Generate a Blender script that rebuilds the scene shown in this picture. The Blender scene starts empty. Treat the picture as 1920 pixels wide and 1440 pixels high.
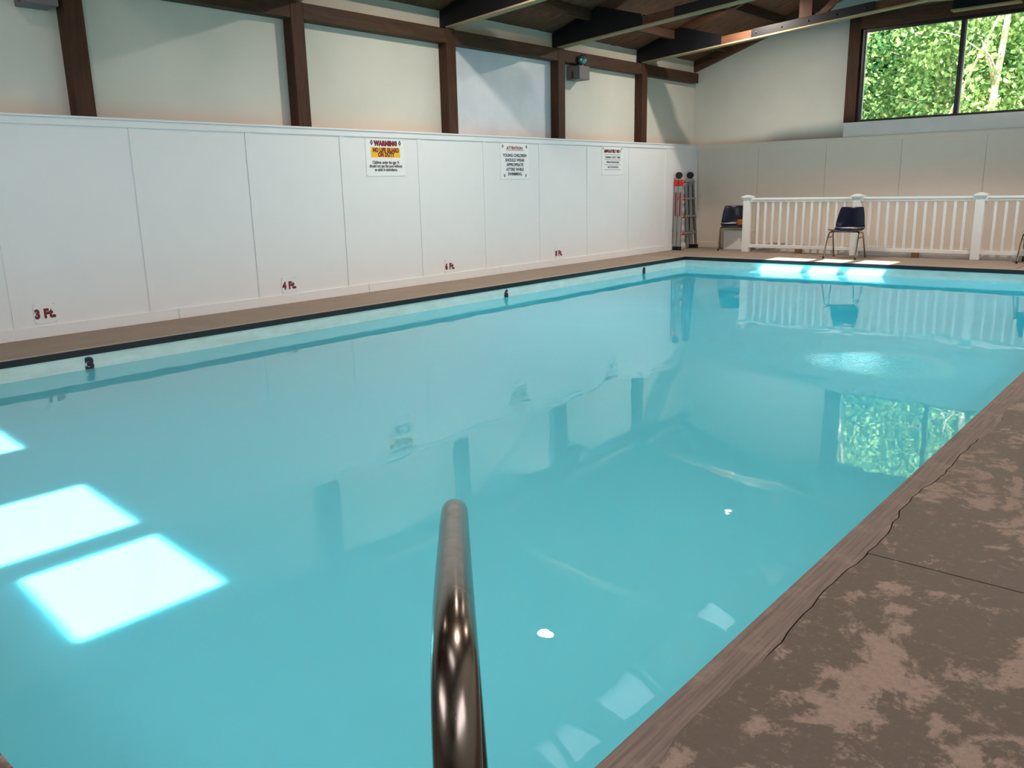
import bpy, bmesh, math, random
from mathutils import Vector, Matrix
import numpy as np
random.seed(7); rng = np.random.default_rng(11)
scene = bpy.context.scene
COL = scene.collection

# ------------------------------------------------------------------ camera
CAM_H = 1.21
yaw, pitch, roll, FPX = -0.71261633, -0.23412135, -0.02236483, 1547.7
fwd = Vector((math.sin(yaw)*math.cos(pitch), math.cos(yaw)*math.cos(pitch), math.sin(pitch)))
right = Vector((math.cos(yaw), -math.sin(yaw), 0)); up = right.cross(fwd)
r2 = math.cos(roll)*right + math.sin(roll)*up
u2 = -math.sin(roll)*right + math.cos(roll)*up
cam = bpy.data.cameras.new('camera'); cam_ob = bpy.data.objects.new('camera', cam); COL.objects.link(cam_ob)
M = Matrix((r2, u2, -fwd)).transposed().to_4x4(); M.translation = (0, 0, CAM_H)
cam_ob.matrix_world = M
cam.sensor_width = 36; cam.lens = 36*FPX/1920; cam.clip_start = .05; cam.clip_end = 300
scene.camera = cam_ob

# ------------------------------------------------------------------ sky, sun, exposure
SUN_D = Vector((-.6, .3, -1.0))                 # travel direction of the sunlight
world = bpy.data.worlds.new('world'); scene.world = world; world.use_nodes = True
bg = world.node_tree.nodes['Background']
bg.inputs[0].default_value = (1.0, .955, 1.04, 1); bg.inputs[1].default_value = 4.4
sun = bpy.data.lights.new('sun', 'SUN'); sun.energy = 14.5; sun.color = (1, .95, .86); sun.angle = .0093
sun_ob = bpy.data.objects.new('sun', sun); COL.objects.link(sun_ob)
sun_ob.rotation_euler = SUN_D.to_track_quat('-Z', 'Y').to_euler(); sun_ob.location = (-3, -6, 12)
vs = scene.view_settings
vs.view_transform = 'Standard'; vs.look = 'None'; vs.gamma = 1; vs.use_curve_mapping = False
vs.exposure = .80
cy = scene.cycles
cy.max_bounces = 8; cy.diffuse_bounces = 4; cy.glossy_bounces = 3; cy.transmission_bounces = 4
cy.use_adaptive_sampling = True; cy.adaptive_threshold = .05
cy.transparent_max_bounces = 16
cy.caustics_reflective = False; cy.caustics_refractive = False; cy.sample_clamp_indirect = 6

def portal(loc, direction, sx, sy):
    l = bpy.data.lights.new('sky_portal', 'AREA'); l.shape = 'RECTANGLE'; l.size = sx; l.size_y = sy
    l.cycles.is_portal = True
    o = bpy.data.objects.new('sky_portal', l); COL.objects.link(o)
    o.location = loc; o.rotation_euler = Vector(direction).to_track_quat('-Z', 'Y').to_euler()
    return o

# ------------------------------------------------------------------ helpers
def lin(r, g, b):
    f = lambda c: (c/255/12.92) if c/255 <= .04045 else ((c/255+.055)/1.055)**2.4
    return (f(r), f(g), f(b), 1)
def tag(o, label=None, cat=None, group=None, kind=None):
    if label: o['label'] = label
    if cat: o['category'] = cat
    if group: o['group'] = group
    if kind: o['kind'] = kind
    return o
def empty(name, loc=(0, 0, 0), rz=0, parent=None):
    o = bpy.data.objects.new(name, None); COL.objects.link(o); o.location = loc; o.rotation_euler = (0, 0, rz)
    o.empty_display_size = .1
    if parent: o.parent = parent
    return o
def link(name, me, m, parent=None, smooth=False):
    o = bpy.data.objects.new(name, me); COL.objects.link(o)
    if m and not me.materials: me.materials.append(m)
    if parent: o.parent = parent
    if smooth: me.polygons.foreach_set('use_smooth', [True]*len(me.polygons))
    return o
def obj(name, bm, m, parent=None, smooth=False):
    bmesh.ops.recalc_face_normals(bm, faces=bm.faces[:])
    me = bpy.data.meshes.new(name); bm.to_mesh(me); bm.free()
    return link(name, me, m, parent, smooth)
def nb(): return bmesh.new()
def add_box(bm, x0, x1, y0, y1, z0, z1, bev=0):
    vs_ = [bm.verts.new((x, y, z)) for z in (z0, z1) for y in (y0, y1) for x in (x0, x1)]
    fs = []
    for q in ((0,1,3,2),(4,6,7,5),(0,4,5,1),(2,3,7,6),(0,2,6,4),(1,5,7,3)):
        fs.append(bm.faces.new([vs_[i] for i in q]))
    if bev:
        es = list({e for f in fs for e in f.edges})
        bmesh.ops.bevel(bm, geom=es, offset=bev, segments=2, affect='EDGES', profile=.5)
    return bm
def box(name, x0, x1, y0, y1, z0, z1, m, parent=None, bev=0):
    return obj(name, add_box(nb(), x0, x1, y0, y1, z0, z1, bev), m, parent)
def add_prism(bm, pts, axis, a0, a1):
    """polygon pts (2-D) extruded along axis 'x','y','z' from a0 to a1"""
    def P(p, a):
        return {'x': (a, p[0], p[1]), 'y': (p[0], a, p[1]), 'z': (p[0], p[1], a)}[axis]
    A = [bm.verts.new(P(p, a0)) for p in pts]; B = [bm.verts.new(P(p, a1)) for p in pts]
    n = len(pts)
    bm.faces.new(A[::-1]); bm.faces.new(B)
    for i in range(n):
        bm.faces.new((A[i], A[(i+1) % n], B[(i+1) % n], B[i]))
    return bm
def add_tube(bm, pts, r, n=12, cap=True):
    pts = [Vector(p) for p in pts]; rings = []
    rr = r if isinstance(r, (list, tuple)) else [r]*len(pts)
    ref = None
    for i, p in enumerate(pts):
        t = (pts[min(i+1, len(pts)-1)] - pts[max(i-1, 0)]).normalized()
        if ref is None:
            ref = Vector((0, 0, 1)) if abs(t.z) < .9 else Vector((1, 0, 0))
        a = (ref - t*ref.dot(t)).normalized(); b = t.cross(a); ref = a
        rings.append([bm.verts.new(p + (a*math.cos(2*math.pi*k/n) + b*math.sin(2*math.pi*k/n))*rr[i]) for k in range(n)])
    for i in range(len(rings)-1):
        for k in range(n):
            bm.faces.new((rings[i][k], rings[i][(k+1) % n], rings[i+1][(k+1) % n], rings[i+1][k]))
    if cap:
        bm.faces.new(rings[0][::-1]); bm.faces.new(rings[-1])
    return bm
def add_lathe(bm, prof, n=20, origin=(0, 0, 0), axis=(0, 0, 1)):
    q = Vector((0, 0, 1)).rotation_difference(Vector(axis)); o = Vector(origin); rings = []
    for r, z in prof:
        rings.append([bm.verts.new(o + q @ Vector((r*math.cos(2*math.pi*k/n), r*math.sin(2*math.pi*k/n), z))) for k in range(n)])
    for i in range(len(rings)-1):
        for k in range(n):
            bm.faces.new((rings[i][k], rings[i][(k+1) % n], rings[i+1][(k+1) % n], rings[i+1][k]))
    bm.faces.new(rings[0][::-1]); bm.faces.new(rings[-1])
    return bm
def smooth_path(pts, it=3):
    pts = [Vector(p) for p in pts]
    for _ in range(it):
        out = [pts[0]]
        for a, b in zip(pts[:-1], pts[1:]):
            out += [a*.75+b*.25, a*.25+b*.75]
        out.append(pts[-1]); pts = out
    return pts

# ------------------------------------------------------------------ materials
def mat(name, col, rough=.6, metal=0, spec=.5):
    m = bpy.data.materials.new(name); m.use_nodes = True
    b = m.node_tree.nodes['Principled BSDF']
    b.inputs['Base Color'].default_value = col; b.inputs['Roughness'].default_value = rough
    b.inputs['Metallic'].default_value = metal; b.inputs['Specular IOR Level'].default_value = spec
    return m
class NT:
    def __init__(s, m): s.t = m.node_tree; s.b = s.t.nodes.get('Principled BSDF')
    def n(s, typ, **k):
        x = s.t.nodes.new(typ)
        for a, v in k.items():
            if a.startswith('i_'): x.inputs[a[2:].replace('_', ' ')].default_value = v
            else: setattr(x, a, v)
        return x
    def l(s, a, b): s.t.links.new(a, b)
    def coord(s, scale=(1, 1, 1), kind='Object'):
        c = s.n('ShaderNodeTexCoord'); mp = s.n('ShaderNodeMapping'); mp.inputs['Scale'].default_value = scale
        s.l(c.outputs[kind], mp.inputs['Vector']); return mp.outputs[0]
    def world(s, scale=(1, 1, 1)):
        c = s.n('ShaderNodeNewGeometry'); mp = s.n('ShaderNodeMapping'); mp.inputs['Scale'].default_value = scale
        s.l(c.outputs['Position'], mp.inputs['Vector']); return mp.outputs[0]
    def noise(s, vec, scale, detail=4, rough=.55, dist=0):
        x = s.n('ShaderNodeTexNoise'); x.inputs['Scale'].default_value = scale; x.inputs['Detail'].default_value = detail
        x.inputs['Roughness'].default_value = rough; x.inputs['Distortion'].default_value = dist
        s.l(vec, x.inputs['Vector']); return x.outputs['Fac']
    def ramp(s, fac, *stops):
        r = s.n('ShaderNodeValToRGB'); e = r.color_ramp.elements
        while len(e) < len(stops): e.new(.5)
        for el, (p, c) in zip(e, stops):
            el.position = p; el.color = c if len(c) == 4 else (*c, 1)
        s.l(fac, r.inputs[0]); return r.outputs[0]
    def mix(s, fac, a, b, mode='MIX'):
        x = s.n('ShaderNodeMix', data_type='RGBA', blend_type=mode)
        for sock, v in ((x.inputs[0], fac), (x.inputs[6], a), (x.inputs[7], b)):
            if isinstance(v, (int, float)): sock.default_value = v
            elif isinstance(v, tuple): sock.default_value = v
            else: s.l(v, sock)
        return x.outputs[2]
    def math(s, op, a, b=0, clamp=False):
        x = s.n('ShaderNodeMath', operation=op, use_clamp=clamp)
        for sock, v in ((x.inputs[0], a), (x.inputs[1], b)):
            if isinstance(v, (int, float)): sock.default_value = v
            else: s.l(v, sock)
        return x.outputs[0]
    def bump(s, h, strength=.3, dist=.01):
        x = s.n('ShaderNodeBump'); x.inputs['Strength'].default_value = strength; x.inputs['Distance'].default_value = dist
        s.l(h, x.inputs['Height']); return x.outputs[0]
def paint(name, c0, c1, rough=.5, scale=3, bump=.06):
    m = mat(name, c0, rough); t = NT(m); v = t.world()
    t.l(t.ramp(t.noise(v, scale, 5), (.3, c0), (.75, c1)), t.b.inputs['Base Color'])
    t.l(t.bump(t.noise(v, 60, 3), bump, .004), t.b.inputs['Normal'])
    return m
def wood(name, dark, light, axis='y', rough=.65, scale=6, knots=True):
    m = mat(name, dark, rough, spec=.3); t = NT(m)
    s = {'x': (.12, 1, 1), 'y': (1, .12, 1), 'z': (1, 1, .12)}[axis]
    v = t.world(s); g = t.noise(v, scale*4, 6, .65, .6); g2 = t.noise(t.world(), 1.7, 3)
    c = t.ramp(g, (.3, dark), (.72, light))
    c = t.mix(t.math('MULTIPLY', g2, .55), c, tuple(x*.55 for x in dark[:3])+(1,))
    t.l(c, t.b.inputs['Base Color']); t.l(t.bump(g, .35, .006), t.b.inputs['Normal'])
    return m

WHITE = paint('white_panel_paint', lin(228, 230, 231), lin(231, 233, 233), .42)
CREAM = paint('cream_panel_paint', lin(229, 216, 201), lin(232, 220, 206), .5)
PINKW = paint('sill_paint', lin(226, 219, 214), lin(234, 228, 224), .5)
UPPER = paint('upper_wall_plaster', lin(205, 205, 194), lin(216, 214, 203), .75, 1.2, .12)
UPPER2 = paint('upper_wall_sheet', lin(205, 212, 220), lin(226, 229, 234), .35, 2.2, .1)
FARUP = paint('gable_wall_plaster', lin(196, 196, 186), lin(206, 205, 194), .8, 1.2, .12)
TIMZ = wood('dark_timber_z', lin(60, 36, 24), lin(90, 55, 37), 'z')
TIMY = wood('dark_timber_y', lin(62, 42, 30), lin(94, 66, 47), 'y')
TIMX = wood('dark_timber_x', lin(78, 50, 36), lin(118, 80, 56), 'x')
DECKW = wood('roof_board', lin(100, 60, 44), lin(150, 98, 72), 'x', scale=4)
PALEW = wood('pale_board', lin(150, 130, 98), lin(186, 166, 128), 'x', scale=5)
PALEY = wood('pale_board_y', lin(150, 130, 98), lin(186, 166, 128), 'y', scale=5)
ORANGE = wood('raw_ledge_wood', lin(205, 128, 72), lin(226, 156, 98), 'y')
BLACKP = mat('black_gusset_paint', lin(15, 16, 20), .55, spec=.35)
DIFF = bpy.data.materials.new('added_diffuser'); DIFF.use_nodes = True
WELL = paint('skylight_well_paint', lin(196, 186, 162), lin(222, 216, 198), .6, 5)
BLACKF = mat('black_window_frame', lin(20, 20, 22), .4)
VINYL = mat('white_vinyl', lin(236, 234, 230), .35)
NAVY = mat('navy_plastic', lin(9, 18, 42), .28)
CHROME = mat('bronze_chrome_leg', lin(150, 134, 116), .25, 1)
ALU = mat('aluminium', lin(170, 170, 168), .38, .85)
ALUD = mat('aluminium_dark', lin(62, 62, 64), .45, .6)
REDP = mat('red_plastic', lin(196, 38, 34), .4)
BLKR = mat('black_rubber', lin(14, 14, 16), .6)
GREYB = mat('grey_fixture', lin(112, 106, 108), .5)
LENS = mat('lamp_head_lens', lin(120, 160, 158), .08, .6)
EDGE = mat('black_pool_edge', lin(13, 18, 24), .4)
SIGNW = mat('sign_white', lin(236, 238, 238), .3)
SIGNY = mat('sign_yellow', lin(246, 190, 20), .4)
MAROON = mat('sign_maroon', lin(140, 22, 40), .45)
INK = mat('sign_ink', lin(24, 24, 28), .5)
BLUEINK = mat('sign_slate_ink', lin(52, 62, 74), .5)
SCREW = mat('screw_head', lin(60, 58, 58), .5, .5)
GLASS = bpy.data.materials.new('window_glass'); GLASS.use_nodes = True
def glass_nodes(m, tint):
    t = NT(m); t.t.nodes.remove(t.b)
    out = t.t.nodes['Material Output']; fr = t.n('ShaderNodeFresnel', i_IOR=1.45)
    tr = t.n('ShaderNodeBsdfTransparent'); tr.inputs[0].default_value = tint
    gl = t.n('ShaderNodeBsdfGlossy'); gl.inputs['Roughness'].default_value = .02
    mx = t.n('ShaderNodeMixShader'); t.l(fr.outputs[0], mx.inputs[0]); t.l(tr.outputs[0], mx.inputs[1]); t.l(gl.outputs[0], mx.inputs[2])
    t.l(mx.outputs[0], out.inputs['Surface'])
glass_nodes(GLASS, (.95, .97, .96, 1))
t = NT(DIFF); t.t.nodes.remove(t.b); tl = t.n('ShaderNodeBsdfTranslucent'); tl.inputs[0].default_value = (.82, .87, .92, 1); t.l(tl.outputs[0], t.t.nodes['Material Output'].inputs['Surface'])

def deck_material(name, light, dark, warm, wet=True):
    m = mat(name, light, .8); t = NT(m); v = t.world()
    vs_ = t.world((1, .55, 1))
    n1 = t.noise(vs_, 3.2, 9, .68, .5); n2 = t.noise(v, 60, 4, .7); n3 = t.noise(v, 1.1, 4); n4 = t.noise(v, 9, 8, .7, .4)
    wetf = t.ramp(t.math('ADD', t.math('MULTIPLY', n1, .68), t.math('MULTIPLY', n4, .36)), (.535, (0, 0, 0)), (.572, (1, 1, 1)))
    c = t.mix(wetf, dark, light) if wet else t.mix(n1, dark, light)
    c = t.mix(t.ramp(n3, (.55, (0, 0, 0)), (.75, (.55, .55, .55))), c, warm)
    c = t.mix(t.ramp(t.noise(v, 26, 8, .75, .3), (.56, (0, 0, 0)), (.66, (.55, .55, .55))), c, light)
    c = t.mix(t.ramp(t.noise(v, 14, 7, .75, .3), (.60, (0, 0, 0)), (.70, (.6, .6, .6))), c, tuple(x*.72 for x in dark[:3])+(1,))
    c = t.mix(t.ramp(t.noise(v, 3.7, 4), (.68, (0, 0, 0)), (.78, (.5, .5, .5))), c, lin(112, 78, 44))
    c = t.mix(t.ramp(n2, (.25, (.35, .35, .35)), (.6, (0, 0, 0))), c, tuple(x*.62 for x in dark[:3])+(1,))
    if wet:
        vo = t.n('ShaderNodeTexVoronoi'); vo.inputs['Scale'].default_value = 7; t.l(v, vo.inputs['Vector'])
        sp = t.ramp(vo.outputs['Distance'], (.045, (1, 1, 1)), (.06, (0, 0, 0)))
        pick = t.ramp(t.noise(v, 5, 2), (.53, (0, 0, 0)), (.55, (1, 1, 1)))
        c = t.mix(t.math('MULTIPLY', sp, pick), c, lin(205, 196, 184))
        r = t.ramp(wetf, (0, (.6, .6, .6)), (1, (.85, .85, .85))); t.l(r, t.b.inputs['Roughness'])
    t.l(c, t.b.inputs['Base Color'])
    t.l(t.bump(t.math('ADD', n2, t.math('MULTIPLY', n4, .6)), .35, .006), t.b.inputs['Normal'])
    return m
DECK = deck_material('stained_concrete', lin(150, 132, 123), lin(88, 75, 66), lin(104, 80, 71))
DECKL = deck_material('dry_concrete', lin(172, 154, 138), lin(134, 118, 104), lin(150, 128, 112), wet=False)
COPING = mat('brushed_coping', lin(112, 98, 92), .7)
t = NT(COPING); v = t.world((38, .9, 1)); g = t.noise(v, 3.0, 5, .6); n = t.noise(t.world(), 6, 6, .7)
c = t.ramp(g, (.32, lin(92, 80, 75)), (.68, lin(130, 114, 107)))
c = t.mix(t.ramp(n, (.52, (0, 0, 0)), (.68, (.6, .6, .6))), c, lin(146, 130, 121))
t.l(c, t.b.inputs['Base Color']); t.l(t.bump(g, .5, .004), t.b.inputs['Normal'])
LIP = mat('pale_edge_lip', lin(176, 164, 152), .7)
LINER = mat('pool_liner', lin(205, 226, 222), .35)
t = NT(LINER); v = t.world((1, 1, 2.5)); n = t.noise(v, 4, 6, .6)
t.l(t.ramp(n, (.35, lin(196, 216, 208)), (.7, lin(214, 236, 234))), t.b.inputs['Base Color'])
STEEL = mat('stainless_rail', lin(132, 120, 110), .16, 1)
t = NT(STEEL); n = t.noise(t.world((1, 1, .4)), 30, 4); t.l(t.ramp(n, (.3, (.19, .19, .19)), (.8, (.3, .3, .3))), t.b.inputs['Roughness'])

# water: mirror-like surface over a milky, light-scattering turquoise body
WATER = bpy.data.materials.new('pool_water'); WATER.use_nodes = True
t = NT(WATER)
v = t.world()
w1 = t.noise(t.world((1, 1, 1)), 1.3, 2, .5); w2 = t.noise(t.world((1, 1, 1)), 7, 2, .5, .3); w3 = t.noise(v, 30, 4, .65, .8)
geo = t.n('ShaderNodeNewGeometry'); sub = t.n('ShaderNodeVectorMath', operation='SUBTRACT'); t.l(geo.outputs['Position'], sub.inputs[0]); sub.inputs[1].default_value = (-1.93, 6.52, -.17)
sc_ = t.n('ShaderNodeVectorMath', operation='MULTIPLY'); t.l(sub.outputs[0], sc_.inputs[0]); sc_.inputs[1].default_value = (1.7, 2.0, 1)
ln = t.n('ShaderNodeVectorMath', operation='LENGTH'); t.l(sc_.outputs[0], ln.inputs[0])
jet = t.ramp(ln.outputs['Value'], (.25, (1, 1, 1)), (1.0, (0, 0, 0)))
h = t.math('ADD', t.math('MULTIPLY', w1, .0032), t.math('MULTIPLY', w2, .00018))
h = t.math('ADD', h, t.math('MULTIPLY', t.math('MULTIPLY', w3, jet), .014))
bp = t.n('ShaderNodeBump'); bp.inputs['Strength'].default_value = 1; bp.inputs['Distance'].default_value = 1; t.l(h, bp.inputs['Height'])
geo2 = t.n('ShaderNodeSeparateXYZ'); t.l(geo.outputs['Position'], geo2.inputs[0])
deep = t.n('ShaderNodeMapRange'); t.l(geo2.outputs['Y'], deep.inputs[0]); deep.inputs[1].default_value = 2.5; deep.inputs[2].default_value = 9.5
W_SHALLOW, W_DEEP = lin(104, 205, 226), lin(54, 198, 232)
t.l(t.mix(deep.outputs[0], W_SHALLOW, W_DEEP), t.b.inputs['Base Color'])
t.b.subsurface_method = 'BURLEY'; t.b.inputs['Subsurface Weight'].default_value = 1; t.b.inputs['Subsurface Radius'].default_value = (.05, .16, .19); t.b.inputs['Subsurface Scale'].default_value = .55
t.b.inputs['Roughness'].default_value = .0; t.b.inputs['IOR'].default_value = 1.34; t.l(bp.outputs[0], t.b.inputs['Normal'])

# ------------------------------------------------------------------ layout numbers (metres)
XL, YF = -7.89, 14.70              # wainscot faces
XR, YN = .95, -4.6                 # unseen right and near walls
RID = -3.5                         # ridge
PX0, PX1, PY0, PY1 = -6.98, -.877, .46, 12.65
ZW = -.17
POSTS = [3.42 + 2.335*k for k in range(-3, 5)]
def roof_z(x): return 3.46 + .322*((x+7.9) if x <= RID else (2*RID - x + 7.9))

# ------------------------------------------------------------------ floor deck
floor = empty('floor'); tag(floor, 'brown stained concrete deck around the pool', 'floor', kind='structure')
def jag_strip():
    ys = np.arange(PY0-.4, PY1+1e-6, .06); out = []
    for i, y in enumerate(ys):
        out.append((-.775 + .008*math.sin(y*3.1) + .012*math.sin(y*1.3+1) + .01*math.sin(y*7.3) + random.uniform(-.007, .007), float(y)))
    return out
jag = jag_strip()
bm = nb(); add_prism(bm, [(PX1, PY0-.4)] + [(PX1, PY1)] + [(x, y) for x, y in reversed(jag)], 'z', -.08, 0)
obj('coping', bm, COPING, floor)
JOINT = 2.68
for ya, yb in ((PY0-.4, JOINT-.003), (JOINT+.003, PY1)):
    seg = [(x+(.0045 if 1.9 < y < 4.3 else .0012), y) for x, y in jag if ya <= y <= yb]
    seg = [(seg[0][0], ya)] + seg + [(seg[-1][0], yb)]
    bm = nb(); add_prism(bm, [(XR, ya)] + [(XR, yb)] + seg[::-1], 'z', -.15, .0015)
    obj('deck_slab', bm, DECK, floor)
box('slab_joint', -.78, XR, JOINT-.004, JOINT+.004, -.15, -.012, BLKR, floor)
box('crack_bed', -.9, -.70, PY0-.4, PY1, -.2, -.02, BLKR, floor).location.z = -.06
box('deck_slab', XL-.12, PX0-.03, PY0-.4, PY1+.0, -.15, 0, DECKL, floor)
box('coping_lip', PX0-.03, PX0, PY0-.4, PY1+.03, -.02, .003, LIP, floor)
box('coping_lip', PX0, PX1, PY1, PY1+.03, -.02, .003, LIP, floor)
box('deck_slab', XL-.12, -2.105, PY1+.03, YF+.1, -.15, 0, DECKL, floor)
box('deck_slab', -2.095, XR, PY1+.03, YF+.1, -.15, 0, DECKL, floor)
box('deck_slab', XL-.12, XR, YN, PY0-.4-.005, -.15, 0, DECK, floor)
box('deck_slab', XL-.12, -.78, PY0-.4, PY0, -.15, 0, DECK, floor)

# ------------------------------------------------------------------ pool basin
ZS, ZD = -.76, -2.3
pool = empty('pool_basin', (0, 0, 0)); tag(pool, 'rectangular pool basin with pale liner and black top edge', 'pool', kind='structure')
def quad(bm, *ps): bm.faces.new([bm.verts.new(p) for p in ps])
T = .1
box('liner_wall', PX0-T, PX0, PY0-T, PY1+T, -2.5, -.05, LINER, pool)
box('liner_wall', PX1, PX1+T, PY0-T, PY1+T, -2.5, -.081, LINER, pool)
box('liner_wall', PX0, PX1, PY1, PY1+T, -2.5, -.05, LINER, pool)
box('liner_wall', PX0, PX1, PY0-T, PY0, -2.5, -.05, LINER, pool)
bm = nb(); add_prism(bm, [(PY0-T, ZS), (4.6, ZS-.15), (8.6, ZD), (PY1+T, ZD), (PY1+T, -2.6), (PY0-T, -2.6)], 'x', PX0-T, PX1+T)
obj('liner_floor', bm, LINER, pool)
box('edge_strip', PX0-.06, PX0+.006, PY0, PY1+.0, -.055, -.002, EDGE, pool)
box('edge_strip', PX0, PX1, PY1-.006, PY1+.06, -.055, -.002, EDGE, pool)
box('edge_strip', PX1-.004, PX1+.05, PY0, PY1, -.095, -.081, EDGE, pool)
# three steps in the near corner
for k in range(2):
    bm = nb(); s = 1.5 - .45*k
    add_prism(bm, [(PX1, PY0), (PX1-s, PY0), (PX1, PY0+s)], 'z', ZS-.02, ZS+.22*(k+1))
    obj('corner_step', bm, LINER, pool)
water = box('water', PX0-.05, PX1+.05, PY0-.05, PY1+.05, -2.55, ZW, WATER)
tag(water, 'still milky turquoise water filling the swimming pool', 'water', kind='stuff')

# ------------------------------------------------------------------ text helper
def text_mesh(body, size, offset=0, depth=.0, spacing=1, align='CENTER', sx=1):
    cu = bpy.data.curves.new('txt', 'FONT'); cu.body = body; cu.size = size; cu.offset = offset; cu.extrude = depth
    cu.align_x = align; cu.align_y = 'CENTER'; cu.space_character = spacing; cu.resolution_u = 3
    o = bpy.data.objects.new('txt', cu); COL.objects.link(o)
    dg = bpy.context.evaluated_depsgraph_get(); me = bpy.data.meshes.new_from_object(o.evaluated_get(dg))
    bpy.data.objects.remove(o); bpy.data.curves.remove(cu)
    if sx != 1: me.transform(Matrix.Diagonal((sx, 1, 1, 1)))
    return me
WALLROT = Matrix(((0, 0, 1), (1, 0, 0), (0, 1, 0))).to_4x4()    # local x->+y, local y->+z, local z->+x
def wall_text(name, body, size, y, z, m, parent, x, offset=0, sx=1, depth=.0008, spacing=1):
    me = text_mesh(body, size, offset, depth, spacing, sx=sx); me.transform(WALLROT); me.materials.clear(); me.materials.append(m)
    o = bpy.data.objects.new(name, me); COL.objects.link(o); o.location = (x, y, z)
    if len(body) > 1: o['kind'] = 'stuff'
    if parent:
        o.parent = parent; o.location = Vector((x, y, z)) - parent.location
    return o
for ch, y, z in (('3', 2.77, -.135), ('6', 8.0, -.135), ('8', 11.335, -.135)):
    wall_text('depth_numeral', ch, .14, y, z, INK, pool, PX0+.004, .012, .95)

# ------------------------------------------------------------------ left wall
wl = empty('wall_left'); tag(wl, 'long left wall with white battened wainscot and timber posts above', 'wall', kind='structure')
box('wall_core', XL-.36, XL-.165, YN-.2, YF+.3, -.15, 3.46, UPPER, wl)
BAT = [2.581 + 1.2155*(k-5) for k in range(0, 16)]
edges = [YN] + [b for b in BAT if YN < b < YF-.3] + [YF]
for a, b in zip(edges[:-1], edges[1:]):
    box('wainscot_panel', XL-.03, XL, a+.002, b-.002, .0, 1.88, WHITE, wl)
for b in BAT:
    if YN+.1 < b < YF-.3:
        box('batten', XL, XL+.009, b-.032, b+.032, .105, 1.825, WHITE, wl, .003)
box('top_rail', XL, XL+.016, YN, YF, 1.822, 1.885, WHITE, wl, .003)
box('wall_cap', XL-.015, XL+.03, YN, YF, 1.885, 1.905, WHITE, wl, .004)
box('ledge_board', XL-.165, XL-.015, YN, YF, 1.87, 1.903, ORANGE, wl)
ps = [YN] + POSTS + [YF+.02]
for k, (a, b) in enumerate(zip(ps[:-1], ps[1:])):
    blue = abs(a-8.09) < .1
    box('infill_panel', XL-.17, XL-.15, a, b, 1.9, 3.03, UPPER2 if blue else UPPER, wl)
    box('frieze_panel', XL-.17, XL-.145, a, b, 3.15, 3.5, UPPER, wl)
for p in POSTS:
    box('timber_post', XL-.16, XL, p-.083, p+.083, 1.9, 3.19, TIMZ, wl, .006)
for a, b in zip(ps[:-1], ps[1:]):
    box('girt', XL-.16, XL-.004, a+(.084 if a > YN else 0), b-.084, 3.015, 3.185, TIMY, wl, .006)
bl = empty('baseboard_left'); tag(bl, 'white baseboard along the left wall', 'baseboard', kind='structure')
for a, b in ((YN, 1.6), (1.604, 4.045), (4.049, 6.49), (6.494, 8.93), (8.934, 11.37), (11.374, YF)):
    box('baseboard_length', XL, XL+.018, a, b, 0, .105, WHITE, bl, .004)

# ------------------------------------------------------------------ far wall with gable window
wf = empty('wall_far'); tag(wf, 'far gable wall with cream wainscot below and plaster above', 'wall', kind='structure')
WX0, WX1, WZ0, WZ1 = -4.97, -2.03, 2.14, 3.585
xs = [XL] + [-6.677 + 1.2247*k for k in range(7)]
xs = [x for x in xs if x < XR-.2] + [XR]
for a, b in zip(xs[:-1], xs[1:]):
    box('wainscot_panel', a+.002, b-.002, YF, YF+.03, 0, 1.84, CREAM, wf)
box('panel_backing', XL-.1, XR, YF+.01, YF+.05, 0, 1.86, GREYB, wf)
box('ledge_board', XL-.15, XR, YF+.012, YF+.11, 1.872, 1.903, ORANGE, wf)
box('wall_cap', XL, XR, YF-.02, YF+.012, 1.885, 1.905, CREAM, wf, .004)
box('top_rail', XL, XR, YF-.012, YF+.03, 1.83, 1.885, CREAM, wf, .003)
def gable(bm, x0, x1, z0, ytop):  # wall piece under the roof line
    pts = [(x0, z0), (x1, z0)]
    if x1 > RID > x0: pts += [(x1, roof_z(x1)+.05), (RID, roof_z(RID)+.05), (x0, roof_z(x0)+.05)]
    else: pts += [(x1, roof_z(x1)+.05), (x0, roof_z(x0)+.05)]
    return add_prism(bm, pts, 'y', YF+.10, YF+.28)
obj('gable_panel', gable(nb(), XL-.32, -5.19, 1.9, 0), FARUP, wf)
obj('gable_panel', gable(nb(), -1.81, XR+.3, 1.9, 0), FARUP, wf)
obj('gable_panel', gable(nb(), -5.19, -1.81, 3.78, 0), FARUP, wf)
box('sill_panel', -5.19, -1.81, YF+.005, YF+.28, 1.9, WZ0, PINKW, wf)
box('wall_core', XL-.3, XR+.3, YF+.06, YF+.28, -.2, 1.9, CREAM, wf)
bf = empty('baseboard_far'); tag(bf, 'cream baseboard along the far wall', 'baseboard', kind='structure')
box('baseboard_length', XL+.02, -4.9, YF-.016, YF, 0, .1, CREAM, bf, .004)
box('baseboard_length', -4.896, XR, YF-.016, YF, 0, .1, CREAM, bf, .004)
win = empty('window_1', ((WX0+WX1)/2, YF, WZ0)); tag(win, 'wide black framed gable window with timber casing looking onto trees', 'window', kind='structure')
def wbox(name, x0, x1, y0, y1, z0, z1, m, parent, bev=0):
    L = parent.location; return box(name, x0-L.x, x1-L.x, y0-L.y, y1-L.y, z0-L.z, z1-L.z, m, parent, bev)
wbox('casing_post', -5.19, -5.0, YF-.03, YF+.28, 1.99+.15, 3.78, TIMZ, win, .006)
wbox('casing_post', -2.0, -1.81, YF-.03, YF+.28, 1.99+.15, 3.78, TIMZ, win, .006)
wbox('casing_head', -5.0, -2.0, YF-.03, YF+.28, 3.585, 3.80, TIMX, win, .006)
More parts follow.
